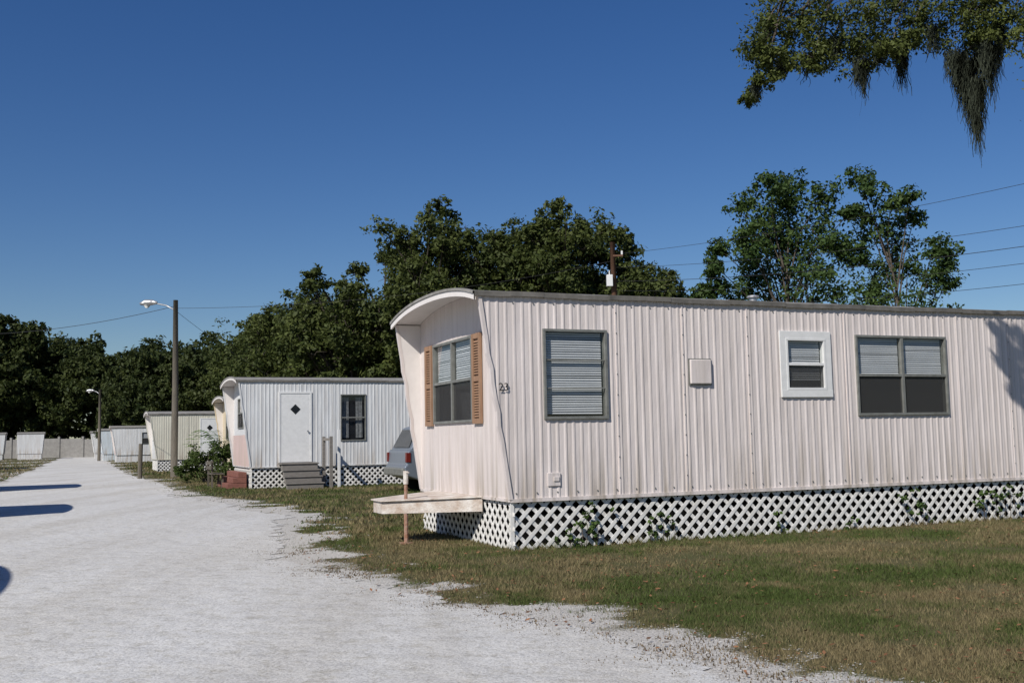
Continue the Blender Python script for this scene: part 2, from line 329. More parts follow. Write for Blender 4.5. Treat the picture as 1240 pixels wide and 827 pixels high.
def lattice(mb,mp,a0,a1,h,per=.178,wd=.034,n0=-.03,rng=None):
    for dr in (1,-1):
        n=n0 if dr==1 else n0-.008
        c=a0-h-per
        while c<a1+h+per:
            if dr==1:
                z0=max(0,a0-c); z1=min(h,a1-c); A=lambda z:c+z
            else:
                z0=max(0,c-a1); z1=min(h,c-a0); A=lambda z:c-z
            if z1-z0>.02:
                v=[mp(A(z0)-wd,n,z0),mp(A(z0)+wd,n,z0),mp(A(z1)+wd,n,z1),mp(A(z1)-wd,n,z1)]
                v+=[mp(A(z0)-wd,n-.006,z0),mp(A(z0)+wd,n-.006,z0),mp(A(z1)+wd,n-.006,z1),mp(A(z1)-wd,n-.006,z1)]
                mb.add(v,[(0,1,2,3),(7,6,5,4),(0,3,7,4),(1,5,6,2)])
            c+=per
m,nt,N,L,B=newmat('screen_mesh'); tr=N.new('ShaderNodeBsdfTransparent'); df=N.new('ShaderNodeBsdfDiffuse'); df.inputs[0].default_value=(.06,.06,.06,1)
mx=N.new('ShaderNodeMixShader'); mx.inputs[0].default_value=.6; L.new(tr.outputs[0],mx.inputs[1]); L.new(df.outputs[0],mx.inputs[2]); L.new(mx.outputs[0],N['Material Output'].inputs[0]); M['screenT']=m
def window(par,mp,a0,a1,z0,z1,kind,nm,frame='alu',trim=0,cols=1,blinds='full',sag=0):
    fr=MB(); fw=.035; n1=.035
    fr.box(a0-fw,a1+fw,-.06,n1,z0-fw,z0,mp); fr.box(a0-fw,a1+fw,-.06,n1,z1,z1+fw,mp)
    fr.box(a0-fw,a0,-.06,n1-.002,z0,z1,mp); fr.box(a1,a1+fw,-.06,n1-.002,z0,z1,mp)
    cw=(a1-a0)/cols
    for i in range(1,cols): fr.box(a0+cw*i-.025,a0+cw*i+.025,-.03,n1-.004,z0,z1,mp)
    zm=(z0+z1)/2
    if kind=='sash':
        for i in range(cols): fr.box(a0+cw*i+(.025 if i else 0),a0+cw*(i+1)-(.025 if i<cols-1 else 0),-.02,n1-.008,zm-.02,zm+.02,mp)
    if kind=='awning':
        for f in (1/3,2/3): fr.box(a0,a1,-.01,n1-.018,z0+(z1-z0)*f-.008,z0+(z1-z0)*f+.008,mp)
    fr.to(nm+'_frame',M[frame],par,bevel=.003)
    if trim:
        t=MB(); q=fw+trim
        t.box(a0-q,a1+q,.004,.028,z1+fw,z1+q,mp); t.box(a0-q,a1+q,.004,.034,z0-q,z0-fw,mp)
        t.box(a0-q,a0-fw,.004,.028,z0-fw,z1+fw,mp); t.box(a1+fw,a1+q,.004,.028,z0-fw,z1+fw,mp); t.to(nm+'_trim',M['wtrim'],par,bevel=.003)
    b=MB(); b.box(a0-.02,a1+.02,-.14,-.12,z0-.02,z1+.02,mp)
    b.quad(mp(a0,-.06,z0),mp(a0,-.13,z0),mp(a0,-.13,z1),mp(a0,-.06,z1)); b.quad(mp(a1,-.06,z0),mp(a1,-.13,z0),mp(a1,-.13,z1),mp(a1,-.06,z1))
    b.to(nm+'_interior',M['room'],par)
    g=MB(); g.quad(mp(a0,-.005,z0),mp(a1,-.005,z0),mp(a1,-.005,z1),mp(a0,-.005,z1)); g.to(nm+'_glass',M['glass'],par)
    if blinds:
        bl=MB()
        for i in range(cols):
            x0=a0+cw*i+.03; x1=a0+cw*(i+1)-.03; zb=z0+.02 if blinds=='full' else (z0+.1 if blinds=='long' else zm-.02)
            zz=z1-.02; j=0
            while zz>zb:
                tl=.0135+.002*random.uniform(-1,1); dz=.003*random.uniform(-1,1)+sag*math.sin(j*.9)
                if random.random()<.08: tl=.008
                bl.quad(mp(x0,-.047,zz+tl),mp(x1,-.047,zz+tl+dz),mp(x1,-.034,zz-tl+dz),mp(x0,-.034,zz-tl)); zz-=.031; j+=1
        bl.to(nm+'_blinds',M['blind'],par)
    if kind=='sash' and blinds in('half','long'):
        sc=MB(); sc.quad(mp(a0,.002,z0),mp(a1,.002,z0),mp(a1,.002,zm-.02),mp(a0,.002,zm-.02)); sc.to(nm+'_screen',M['screenT'],par)

def trailer(name,s,t,L=12,w=3.66,z0=.63,z1=3.19,e=.38,bow=.19,wall='white',end='white',wins=(),ewins=(),doors=(),ang=ANG,loc=None,lat=True,lower=None,roofm='roof'):
    x,y=W(s,t) if loc is None else loc
    P=empty(name,(x,y,0),ang)
    arc=lambda q:z1+bow*max(0,1-abs((q-w/2)/(w/2))**2.2)**.85
    ops=[(a,b,c,d) for a,b,c,d,*_ in wins]; eops=[(a,b,c,d) for a,b,c,d,*_ in ewins]
    mb=MB(); zb=lambda a:z0 if a>=0 else z0+(z1-z0)*(-a/e)
    rib(mb,side,-e,L,zb,lambda a:z1,ops)
    sideB=lambda a,n,z:(a,w+n,z)
    rib(mb,sideB,-e,L,zb,lambda a:z1,[])
    rib(mb,lambda a,n,z:(L+n,a,z),0,w,lambda a:z0,arc,[])
    mb.to('side_walls',M[wall],P)
    mb=MB(); zlo=z0 if not lower else z0+(z1-z0)*.38
    rib(mb,endm,0,w,lambda a:zlo,arc,eops,period=.2,depth=.0025)
    mb.to('end_wall',M[end],P)
    if lower:
        mb=MB(); rib(mb,endm,0,w,lambda a:z0,lambda a:zlo,[],period=.2,depth=.02); mb.to('end_wall_lower',M[lower],P)
    mb=MB()
    for yy in (.035,w-.035): mb.quad((0,yy,z0),(0,yy,z1),(-e,yy,z1))
    mb.to('wing_inner',M['soffit'],P)
    tr=MB()
    for ya,yb in ((-.022,.04),(w-.04,w+.022)):
        for i in range(14):
            f0,f1=i/14,(i+1)/14; j0=.012*math.sin(i*2.3) if 3<i<12 else 0; j1=.012*math.sin((i+1)*2.3) if 3<i+1<12 else 0
            za,zc=z0+(z1-z0)*f0,z0+(z1-z0)*f1; xa,xc=-e*f0+j0,-e*f1+j1
            tr.add([(xa-.022,ya,za),(xa+.02,ya,za),(xc+.02,ya,zc),(xc-.022,ya,zc),(xa-.022,yb,za),(xa+.02,yb,za),(xc+.02,yb,zc),(xc-.022,yb,zc)],[(0,1,2,3),(7,6,5,4),(0,3,7,4),(1,5,6,2)])
    for sx in [1.53,2.55,3.6,5.3,7.45,8.5,9.7,10.9]:
        if sx<L-.2 and not any(o[0]-.15<sx<o[1]+.15 for o in ops): tr.box(sx,sx+.022,.0,.013,z0,z1-.05,side)
    tr.box(.0,L,.001,.018,z0-.035,z0+.01,side)
    tr.box(.0,w,.001,.016,z0-.03,z0+.008,endm)
    tr.to('edge_trim',M[wall],P)
    ns=24; ro=MB(); sf=MB(); fa=MB(); x0=-e-.07; x1=L+.05; yy=[-.03+(w+.06)*i/ns for i in range(ns+1)]
    zz=[arc(min(max(q,0),w)) for q in yy]; th=.03
    for i in range(ns):
        ya,yb,za,zb_=yy[i],yy[i+1],zz[i],zz[i+1]
        ro.quad((x0,ya,za+th),(x1,ya,za+th),(x1,yb,zb_+th),(x0,yb,zb_+th))
        ro.quad((x1,ya,za),(x1,ya,za+th),(x1,yb,zb_+th),(x1,yb,zb_))
        sf.quad((x0,ya,za+.004),(x1,ya,za+.004),(x1,yb,zb_+.004),(x0,yb,zb_+.004))
        fa.add([(x0-.015,ya,za-.06),(x0-.015,yb,zb_-.06),(x0-.015,yb,zb_+.012),(x0-.015,ya,za+.012),(x0+.01,ya,za-.06),(x0+.01,yb,zb_-.06),(x0+.01,yb,zb_+.012),(x0+.01,ya,za+.012)],[(0,1,2,3),(4,7,6,5),(0,4,5,1),(3,2,6,7)])
        ro.add([(x0-.03,ya,za+.014),(x0-.03,yb,zb_+.014),(x0-.03,yb,zb_+.05),(x0-.03,ya,za+.05),(x0+.01,ya,za+.014),(x0+.01,yb,zb_+.014),(x0+.01,yb,zb_+.05),(x0+.01,ya,za+.05)],[(0,1,2,3),(4,7,6,5),(0,4,5,1),(3,2,6,7)])
    ro.to('roof',M[roofm],P); sf.to('roof_soffit',M['soffit'],P); fa.to('end_fascia',M['soffit'],P)
    dp=MB(); n=int(L/.45)
    for i in range(n):
        a0=x0+(x1-x0)*i/n;a1=x0+(x1-x0)*(i+1)/n; j=.007*math.sin(i*1.7)+.004*math.sin(i*.43); dp.box(a0,a1,.022,.046+j*.4,z1-.012+j,z1+.05+j,side)
    dp.box(x0,x1,-w-.046,-w-.022,z1-.02,z1+.045,side)
    dp.to('drip_edge',M['drip'],P)
    h=z0-.03
    if lat:
        mb=MB(); lattice(mb,side,0,L,h); lattice(mb,endm,0,w,h); mb.box(0,.05,-.04,-.02,0,h,side); mb.to('skirt_lattice',M['lattice'],P)
        mb=MB(); mb.box(.1,L-.05,.1,w-.1,-.02,z0-.02); mb.to('skirt_shade_box',M['dark'],P)  # added black box, paints underfloor shade into the lattice gaps
    else:
        mb=MB(); mb.box(.04,L-.05,.04,w-.04,-.02,z0-.02); mb.to('skirt_panel',M[wall],P)
    for i,o in enumerate(wins): window(P,side,*o[:4],nm='window_%d'%i,**o[4])
    for i,o in enumerate(ewins): window(P,endm,*o[:4],nm='end_window_%d'%i,**o[4])
    for i,(a,b,c,d) in enumerate(doors):
        mb=MB(); mb.box(a-.05,a,.0,.035,c,d+.05,side); mb.box(b,b+.05,0,.035,c,d+.05,side); mb.box(a,b,0,.035,d,d+.05,side); mb.to('door_frame',M['wtrim'],P)
        mb=MB(); mb.box(a,b,0,.022,c,d,side); mb.to('door_panel',M['wtrim'],P,bevel=.004)
        mb=MB(); cx=(a+b)/2; cz=c+(d-c)*.77; q=.16; mb.add([side(cx-q,.028,cz),side(cx,.028,cz-q),side(cx+q,.028,cz),side(cx,.028,cz+q)],[(0,1,2,3)]); mb.to('door_diamond_window',M['darkglass'],P)
        mb=MB(); mb.tube([side(b-.08,.05,c+.95),side(b-.08,.08,c+.95)],.03,8); mb.to('door_knob',M['metal'],P)
    return P

mt_=trailer('mobile_home',0,0,L=16,wall='pinkwhite',end='endwhite',
  wins=[(.51,1.36,1.66,2.75,dict(kind='awning',blinds='full',sag=.003)),
        (4.28,4.9,2.03,2.70,dict(kind='sash',frame='wtrim',trim=.10,blinds='long')),
        (5.52,7.18,1.66,2.77,dict(kind='sash',cols=2,blinds='half')),
        (10.2,11.3,1.66,2.77,dict(kind='sash',cols=1,blinds='half'))],
  ewins=[(1.30,2.90,1.66,2.78,dict(kind='sash',cols=2,blinds='half'))])
sh=MB()
for a0,a1 in ((.90,1.22),(2.98,3.30)):
    sh.box(a0,a0+.06,.012,.045,1.60,2.82,endm); sh.box(a1-.06,a1,.012,.045,1.60,2.82,endm)
    for z in (1.60,2.17,2.75): sh.box(a0+.06,a1-.06,.012,.043,z,z+.07,endm)
    z=1.69
    while z<2.73:
        if not 2.13<z<2.25: sh.add([endm(a0+.06,.015,z+.03),endm(a1-.06,.015,z+.03),endm(a1-.06,.037,z),endm(a0+.06,.037,z)],[(0,1,2,3)])
        z+=.036
    sh.box(a0+.03,a1-.03,.008,.014,1.62,2.8,endm)
sh.to('shutters',M['wood'],mt_)
bx=MB(); bx.box(2.65,2.98,.012,.05,2.08,2.41,side); bx.to('utility_hatch',M['pinkwhite'],mt_,bevel=.012)
bx=MB(); bx.box(2.635,2.995,.009,.02,2.065,2.425,side); bx.to('utility_hatch_rim',M['alu'],mt_)
bx=MB(); bx.box(.50,.68,.008,.022,.78,.95,side); bx.box(.58,.66,.022,.034,.84,.9,side); bx.to('outlet_cover',M['pinkwhite'],mt_,bevel=.006)
sc=MB()
for i in range(56):
    a=.06+i*.285
    for z in (.70,3.10): sc.box(a,a+.014,.006,.016,z,z+.014,side)
for sx in (1.53,2.55,3.6,8.5):
    for j in range(9): sc.box(sx+.004,sx+.018,.012,.018,.85+j*.27,.864+j*.27,side)
sc.to('screws',M['alu'],mt_)
cu=bpy.data.curves.new('house_number','FONT'); cu.body='23'; cu.size=.14; cu.extrude=.002
o=bpy.data.objects.new('house_number',cu); COL.objects.link(o); o.parent=mt_; o.rotation_euler=(math.pi/2,0,0); o.location=(-.150,-.024,1.99); cu.materials.append(M['black'])
vt=MB(); vt.tube([(4.6,1.2,3.3),(4.6,1.2,3.48)],.06,12); vt.tube([(4.6,1.2,3.48),(4.6,1.2,3.51)],[.10,.08],12); vt.to('roof_vent',M['metal'],mt_)
tg=MB(); tg.add([(.0,1.0,.43),(0,2.95,.43),(-1.15,2.27,.40),(-1.15,1.83,.40),(0,1.0,.61),(0,2.95,.61),(-1.15,2.27,.56),(-1.15,1.83,.56)],[(3,2,1,0),(4,5,6,7),(0,4,7,3),(1,2,6,5),(2,3,7,6)])
tg.add([(.0,.97,.615),(0,2.98,.615),(-1.18,2.3,.565),(-1.18,1.8,.565),(0,.97,.635),(0,2.98,.635),(-1.18,2.3,.585),(-1.18,1.8,.585)],[(3,2,1,0),(4,5,6,7),(0,4,7,3),(1,2,6,5),(2,3,7,6)])
tg.to('hitch_cover',M['oldwhite'],mt_,bevel=.004)
tg=MB(); tg.tube([(-.86,1.66,0),(-.86,1.66,.56)],.03,8); tg.tube([(-.86,1.66,.56),(-.86,1.66,.92)],.024,8); tg.box(-.94,-.78,1.58,1.74,0,.02); tg.to('hitch_jack',M['rust'],mt_)
tg=MB(); tg.tube([(-.86,1.66,.80),(-.86,1.66,.98)],.034,8); tg.tube([(-.86,1.66,.96),(-.86,1.52,.96)],.01,6); tg.to('jack_cap',M['oldwhite'],mt_)

t2=trailer('mobile_home',0,20.7,L=11.5,wall='white',end='white',z0=.66,z1=3.27,e=.36,lower='pink',
  wins=[(2.82,3.58,1.44,2.84,dict(kind='sash',blinds=None)),(6.5,7.6,1.6,2.8,dict(kind='sash',blinds='half'))],
  ewins=[(1.4,2.5,1.9,2.8,dict(kind='sash',blinds='half'))],doors=[(.9,1.82,.78,2.9)])
cu_=MB()
for i in range(12):
    a0=2.86+i*.055
    if i in (4,5,6,7): continue
    cu_.quad(side(a0,-.09+.012*(i%2),1.5),side(a0+.055,-.09+.012*((i+1)%2),1.5),side(a0+.045,-.09,2.78),side(a0,-.09,2.78))
cu_.to('lace_curtain',M['screen'],t2)
stp=MB()
for i in range(4):
    stp.box(.82,1.98,.32+.27*(3-i)-.02,.32+.27*(4-i),.19*(i+1)-.035,.19*(i+1),side)
    stp.box(.86,1.94,.34+.27*(3-i),.36+.27*(3-i)+.2,max(.19*i-.0,0),.19*(i+1)-.036,side)
stp.box(.82,1.98,.03,.34,.72,.77,side)
stp.to('wooden_steps',M['grey_wood'],t2,bevel=.006)
st=MB()
for a,n in ((2.12,.35),(2.12,1.35)): st.box(a,a+.09,n,n+.09,0,1.55,side)
st.box(2.13,2.2,.44,1.35,1.42,1.50,side); st.to('step_rail',M['grey_wood'],t2)
st=MB(); st.box(2.45,2.53,1.0,1.08,0,1.75,side); st.to('white_post',M['wtrim'],t2)
rb=MB()
for i in range(3): rb.box(-.62+.16*i,-.04,.5,3.0,.17*i,.17*(i+1)-.008)
rb.to('hitch_brick_planter',M['redbrick'],t2,bevel=.01)
sw=dict(kind='sash',blinds='half')
trailer('mobile_home',1.1,32.0,L=10,wall='yellow',end='yellow',z1=3.15,wins=[(2,3,1.6,2.7,sw)],ewins=[(1.3,2.4,1.6,2.7,sw)],lat=False)
trailer('mobile_home',-.9,45.9,L=14,wall='cream',end='white',z1=2.95,wins=[(5.2,6,1.6,2.6,sw)],ewins=[(1.3,2.4,1.6,2.6,sw)],doors=[(2.2,3.1,.7,2.7)])
trailer('mobile_home',-1.6,80,L=12,wall='white',end='pink',z1=2.8,ewins=[(1.3,2.4,1.5,2.4,sw)],wins=[(2,3,1.5,2.4,sw)],lat=False)
trailer('mobile_home',-2.2,95,L=12,wall='blue',end='blue',z1=2.8,ewins=[(1.3,2.4,1.5,2.4,sw)],lat=False)
trailer('mobile_home',-2.6,112,L=12,wall='white',end='white',z1=2.8,lat=False)
for (y,wl,off) in ((9.3,'white',1.55),(22.5,'cream',1.1),(36.0,'white',1.0),(70,'blue',4.5)):
    x=float(ledge(y))-off
    trailer('mobile_home',0,0,loc=(x,y),L=12,wall=wl,end='white',ang=ANG+math.pi,ewins=[(1.3,2.4,1.6,2.6,sw)],wins=[(2,3.2,1.6,2.6,sw)],lat=False,z1=3.19 if y<60 else 2.9)
for (x,y,l) in ((-55.5,125,2.6),(-59.5,124,9)):
    trailer('mobile_home',0,0,loc=(x,y),L=l,wall='white',end='white',ang=ANG+math.pi,e=.2,lat=False,z1=2.9)

wl=MB()
for i in range(30):
    a=-84+i*3.0; wl.box(a,a+2.96,133.0,133.2,0,2.3+.1*math.sin(i)); wl.box(a-.15,a+.11,132.9,133.3,0,2.6)
wl.to('concrete_wall',M['concrete'])

# ---------------- poles, lamps, wires
def street_lamp(x,y,h,arm=1.15,mt='pole',name='street_lamp'):
    P=empty(name,(x,y,0)); mb=MB(); mb.tube([(0,0,0),(.02,0,h*.5),(0,0,h)],[.15,.13,.10],12); mb.to('pole',M[mt],P,smooth=True)
    mb=MB(); mb.tube([(0,0,h-.45),(-.35*arm,0,h-.22),(-.75*arm,0,h-.12),(-arm+.25,0,h-.1)],[.03]*4,8); mb.to('arm',M['metal'],P,smooth=True)
    mb=MB(); mb.tube([(-arm+.35,0,h-.1),(-arm+.15,0,h-.08),(-arm-.15,0,h-.09),(-arm-.38,0,h-.13)],[.06,.12,.14,.05],12); mb.to('lamp_head',M['metal'],P,smooth=True)
    mb=MB(); mb.tube([(-arm-.08,0,h-.15),(-arm-.08,0,h-.24),(-arm-.08,0,h-.31)],[.13,.12,.05],12); mb.to('lamp_lens',M['lampglass'],P,smooth=True)
    return P
street_lamp(-14.4,45,7.55)
street_lamp(-38.3,98,6.6,arm=.9)
P=empty('utility_pole',(4.45,45,0)); mb=MB(); mb.tube([(0,0,0),(0,0,5),(-.05,0,9.7)],[.16,.14,.11],10); mb.to('pole',M['polebrown'],P,smooth=True)
mb=MB(); mb.box(-.05,.38,-.16,-.10,9.05,9.13); mb.to('bracket',M['polebrown'],P)
mb=MB(); mb.box(-.36,-.1,-.36,-.1,7.75,8.25); mb.tube([(-.23,-.23,8.25),(-.23,-.23,8.45)],.03,6); mb.box(.3,.38,-.15,-.08,9.13,9.3); mb.to('transformer_box',M['wtrim'],P,bevel=.02)
P=empty('utility_pole',(24,18,0)); mb=MB(); mb.tube([(0,0,0),(0,0,9.7)],[.16,.11],10); mb.to('pole',M['polebrown'],P,smooth=True); mb=MB(); mb.box(-.55,.55,-.16,-.06,9.15,9.27); mb.to('crossarm',M['polebrown'],P)
mb=MB(); mb.tube([(0,0,0),(.02,.02,1.45)],[.1,.09],8); o=mb.to('wooden_post',M['pole']); o.location=(-15.6,44.3,0)
wr=MB()
def wire(a,b,sag,rr=.008,n=20):
    a=Vector(a);b=Vector(b); wr.tube([a.lerp(b,i/n)-Vector((0,0,sag*4*(i/n)*(1-i/n))) for i in range(n+1)],rr,5,False)
wire((4.8,45,9.2),(24.3,18,9.3),.7)
wire((4.5,45,8.6),(24,18,7.6),.8); wire((4.5,45,8.0),(24,18,7.0),.8,.01); wire((4.5,45,7.6),(24,18,6.6),.9); wire((4.5,45,7.0),(24,18,6.0),.9); wire((13.9,33,3.6),(24,18,9.6),.3,.018)
wire((-14.4,45,7.2),(4.45,45,8.9),.5); wire((-14.4,45,7.3),(-36,58,8.2),.8,.012); wire((-14.4,45,7.1),(-9,50,3.2),.3)
wr.to('overhead_wires',M['wire'])

# ---------------- vehicle
def minivan(loc,ang):
    P=empty('parked_car',loc,ang)
    low=[(.02,.42),(-.06,.5),(-.06,.66),(.0,.7),(.03,1.02),(.08,1.08),(3.55,1.06),(4.35,.96),(4.62,.8),(4.68,.5),(4.6,.3),(3.98,.26),(3.9,.5),(3.7,.64),(3.45,.64),(3.25,.5),(3.17,.26),(1.15,.26),(1.07,.5),(.87,.64),(.62,.64),(.42,.5),(.34,.3)]
    mb=MB(); n=len(low)
    mb.v=[(x,y,z) for y in (-.88,.88) for x,z in low]; mb.f=[tuple(range(n)),tuple(range(2*n-1,n-1,-1))]+[(i,i+n,(i+1)%n+n,(i+1)%n) for i in range(n)]
    mb.to('body',M['carpaint'],P,bevel=.035)
    g=[(.1,1.07,.86),(.38,1.62,.72),(.62,1.70,.68),(2.5,1.70,.68),(2.85,1.64,.70),(3.6,1.05,.85)]
    mb=MB(); n=len(g); mb.v=[(x,-y,z) for x,z,y in g]+[(x,y,z) for x,z,y in g]; mb.f=[tuple(range(n)),tuple(range(2*n-1,n-1,-1))]+[(i,i+n,(i+1)%n+n,(i+1)%n) for i in range(n)]
    mb.to('cabin',M['carpaint'],P,bevel=.03)
    gl=MB()
    def sy(z): return .86-(z-1.07)/(.55)*.14
    for x0,x1,x2,x3 in ((.30,1.15,1.15,.50),(1.25,2.2,2.2,1.25),(2.3,3.35,2.75,2.3)):
        for sg in (-1,1):
            gl.quad((x0,sg*(sy(1.14)+.012),1.14),(x1,sg*(sy(1.14)+.012),1.14),(x2,sg*(sy(1.56)+.012),1.56),(x3,sg*(sy(1.56)+.012),1.56))
    gl.quad((.105,-.7,1.13),(.105,.7,1.13),(.33,.6,1.58),(.33,-.6,1.58)); gl.quad((3.53,-.72,1.14),(3.53,.72,1.14),(2.93,.62,1.60),(2.93,-.62,1.60))
    gl.to('windows',M['darkglass'],P)
    tl=MB()
    for y in (-.9,.78): tl.box(-.02,.1,y,y+.12,.76,1.0)
    tl.to('tail_lights',M['red_lens'],P,bevel=.01)
    ty=MB(); hb=MB()
    for x in (.745,3.575):
        for y in (-.9,.68):
            ty.tube([(x,y,.33),(x,y+.22,.33)],.33,20); yo=y-.01 if y<0 else y+.23; hb.tube([(x,yo-.005,.33),(x,yo+.01,.33)],.2,16)
    ty.to('tires',M['tire'],P); hb.to('hubcaps',M['metal'],P)
    bm=MB(); bm.box(-.12,.02,-.86,.86,.42,.62); bm.to('rear_bumper',M['alu'],P,bevel=.03)
    mr=MB(); mr.box(3.0,3.15,-1.05,-.88,1.08,1.22); mr.box(3.0,3.15,.88,1.05,1.08,1.22); mr.to('mirrors',M['carpaint'],P,bevel=.02)
    P.scale=(1.06,)*3
minivan((-3.2,29.0,0),ANG)

# ---------------- trees
def treeobj(name,loc,H,cl,rd,nsub,nleaf,size,trunk=.3,lean=(0,0),rz=0,**kw):
    P=empty(name,(*loc,0),rz)
    mb=MB(); tp=lambda f:Vector((lean[0]*f*f+.15*math.sin(f*5),lean[1]*f*f,H*.62*f))
    mb.tube([tp(i/7) for i in range(8)],[trunk*(1.25 if i==0 else 1-i*.11) for i in range(8)],10)
    for c,rr in zip(cl,rd):
        c=Vector(c); f=min(1,max(.25,(c.z-H*.15)/(H*.62)-.25)); a=tp(f); mid=a.lerp(c,.5)+Vector((random.uniform(-.3,.3),random.uniform(-.3,.3),.35))
        mb.tube([a,mid,c],[trunk*.33,trunk*.2,trunk*.07],6)
        for q in range(3):
            d=Vector(unit(1)[0])*rr*.8; mb.tube([c.lerp(mid,.25),c+d*.5,c+d],[trunk*.08,trunk*.05,trunk*.02],4,False)
    mb.to('trunk_and_limbs',M['bark'],P,smooth=True)
    V,C=leafcloud(cl,rd,nsub,nleaf,size,**kw)
    obj('crown_foliage',npmesh('crown',V,4,C),P,M['leaf']); return P
def crown(H,rx,z0,n,rmin=.18,rmax=.34,pw=.5,topw=.62):
    cl=[];rd=[]
    for i in range(n):
        d=unit(1)[0]; u=R.random()**pw; p=d*u
        zc=(H+z0)/2; hz=(H-z0)/2; rr=R.uniform(rmin,rmax)*rx
        z=zc+p[2]*(hz-rr*.75); f=1-(1-topw)*max(0,(z-zc)/hz)
        h=math.hypot(p[0],p[1]); g=h**.75/h if h>.01 else 1
        cl.append((p[0]*g*(rx-rr*.6)*f,p[1]*g*(rx-rr*.6)*f,z)); rd.append(rr)
    return cl,rd
oak=dict(g1=(.022,.038,.009),g2=(.108,.128,.034),subr=.44)
for i,(x,y,H,rx,zl) in enumerate([(-5.0,62,16.4,4.8,1.5),(3.4,62,16.2,4.9,2),(-.9,64,16.2,4.6,2),(-9.8,61,12.0,4.2,.3),(7.9,60,12.0,3.4,1),(-13.6,68,12.2,4.6,.3),(-7.6,66,14.8,4.2,.5),(6.3,65,15.3,3.4,2),(1.2,67,16.4,4.4,3),(-18.5,80,12.8,5,.3)]):
    cl,rd=crown(H,rx,zl,80,topw=.72)
    treeobj('oak_tree',(x,y),H,cl,rd,16,28,.28,trunk=.35,**oak)
A=[(.2,12.2,.8),(-.9,11.8,.65),(1.4,11.5,.8),(-1.6,11.3,.7),(-.35,10.8,1.2),(1.4,10.2,1.1),(-2.1,9.5,.9),(-.7,8.8,1.3),(1.05,8.5,1.3),(-2.8,9.5,.45),(2.3,9.2,.8),(-3.2,7.6,.65),(-3.9,7.35,.5),(-1.8,7.4,1.0),(0,7.2,1.3),(1.8,7.4,1.0),(2.4,10.6,.4),(0,5.5,1.5),(-2,5.6,1.2),(2,5.5,1.2),(-1,10.2,.9),(.4,9.7,1.0),(-3.4,8.4,.4),(-1.4,8.0,.9),(.2,11.4,.8),(.6,7.8,1.1),(-2.6,6.8,.9),(3,6.6,.9),(-.3,9.6,1.0),(1.6,9.4,.8),(-1.6,9.0,.8)]
Bt=[(-1.6,12.3,.6),(-1.3,11.5,.65),(-.5,11.1,.6),(.35,11.3,.5),(.8,10.5,.55),(-.9,9.9,.85),(.2,9.2,.85),(1.4,9.2,.65),(2.3,9.0,.55),(-.5,8.1,.85),(1.2,7.8,.9),(2.1,7.6,.65),(-1.2,7.4,.65),(.35,6.7,1.0),(-1.75,8.8,.5),(0,5.3,1.1),(1.6,6.2,.8),(-1.2,6.0,.8),(0,10.3,.6),(-1.3,10.7,.6),(.5,8.4,.7),(1.9,8.4,.6)]
air=dict(g1=(.022,.052,.013),g2=(.09,.135,.036),subr=.52)
cl=[(a,R.uniform(-1.2,1.2),b) for a,b,c in A]; rd=[c*1.14 for a,b,c in A]; treeobj('broadleaf_tree',(12.0,45),13,cl,rd,18,40,.2,trunk=.16,**air)
cl=[(a,R.uniform(-.9,.9),b) for a,b,c in Bt]; rd=[c*1.14 for a,b,c in Bt]; treeobj('broadleaf_tree',(16.7,45),13,cl,rd,16,34,.19,trunk=.13,**air)
P=empty('distant_tree_line',(0,0,0)); vs=[]
for k in range(4):
    cl,rd=crown(14,5.5,.2,44,pw=.4); V,C=leafcloud(cl,rd,13,26,.5,g1=(.018,.032,.009),g2=(.078,.094,.026),subr=.42); me=npmesh('tree_mass_%d'%k,V,4,C); me.materials.append(M['leaf']); vs.append(me)
def prof(k): return np.interp(k,[-.56,-.48,-.455,-.43,-.40,-.37,-.34,-.30,-.26,-.22,-.17],[18.2,19,18.2,16.3,14.6,14,15,15.9,16.6,17,15.6])
i=0
for yy,kk in ((126,np.arange(-.64,-.45,.033)),(118,np.arange(-.36,-.17,.033)),(140,np.arange(-.64,-.15,.034)),(152,np.arange(-.62,-.1,.04)),(92,np.arange(-.345,-.2,.033))):
    for k in kk:
        y2=yy+R.uniform(-2,2) if yy<130 else max(yy+R.uniform(-3,3),140); h=float(prof(k))*y2/125*R.uniform(.86,1.05)
        if k<-.4 and y2<139: y2=139.5
        o=bpy.data.objects.new('crown_%d'%i,vs[i%4]); COL.objects.link(o); o.parent=P; o.location=(k*y2,y2,-.3); o.rotation_euler=(0,0,R.uniform(0,6.28)); sc=h/14; q=.9 if yy<130 else 1; o.scale=(sc*q,sc*q,sc); i+=1
for j in range(46):
    x=-30+j*6.5; y2=150+R.uniform(-6,10); o=bpy.data.objects.new('crown_b%d'%j,vs[j%4]); COL.objects.link(o); o.parent=P; o.location=(x,y2,-.3); o.rotation_euler=(0,0,R.uniform(0,6.28)); o.scale=(.85,.85,.75)

# overhanging live oak
P=empty('live_oak_tree',(0,0,0))
F1=[(4.6,8.5,.45),(5.0,8.8,.5),(4.75,7.95,.33),(4.5,7.6,.22),(5.6,8.75,.5),(5.6,8.2,.33),(6.2,8.85,.6),(6.5,8.3,.42),(7.0,8.7,.45),(7.85,8.9,.6),(8.4,8.85,.55),(9.0,8.8,.55),(5.5,9.6,.8),(7,9.8,1),(8.5,9.9,1),(10,9.3,1),(6.0,8.45,.4),(5.2,8.35,.35),(7.4,8.6,.35),(9.4,8.45,.45),(5.0,9.1,.5),(5.9,9.2,.5),(6.7,9.1,.5),(7.5,9.2,.5),(8.2,9.2,.5),(8.9,9.2,.5),(4.75,8.2,.3),(8.7,8.5,.4),(9.3,9.0,.5),(7.0,8.3,.3)]
cl=[(a,19+R.uniform(-.5,.5),b) for a,b,c in F1]; rd=[c for a,b,c in F1]
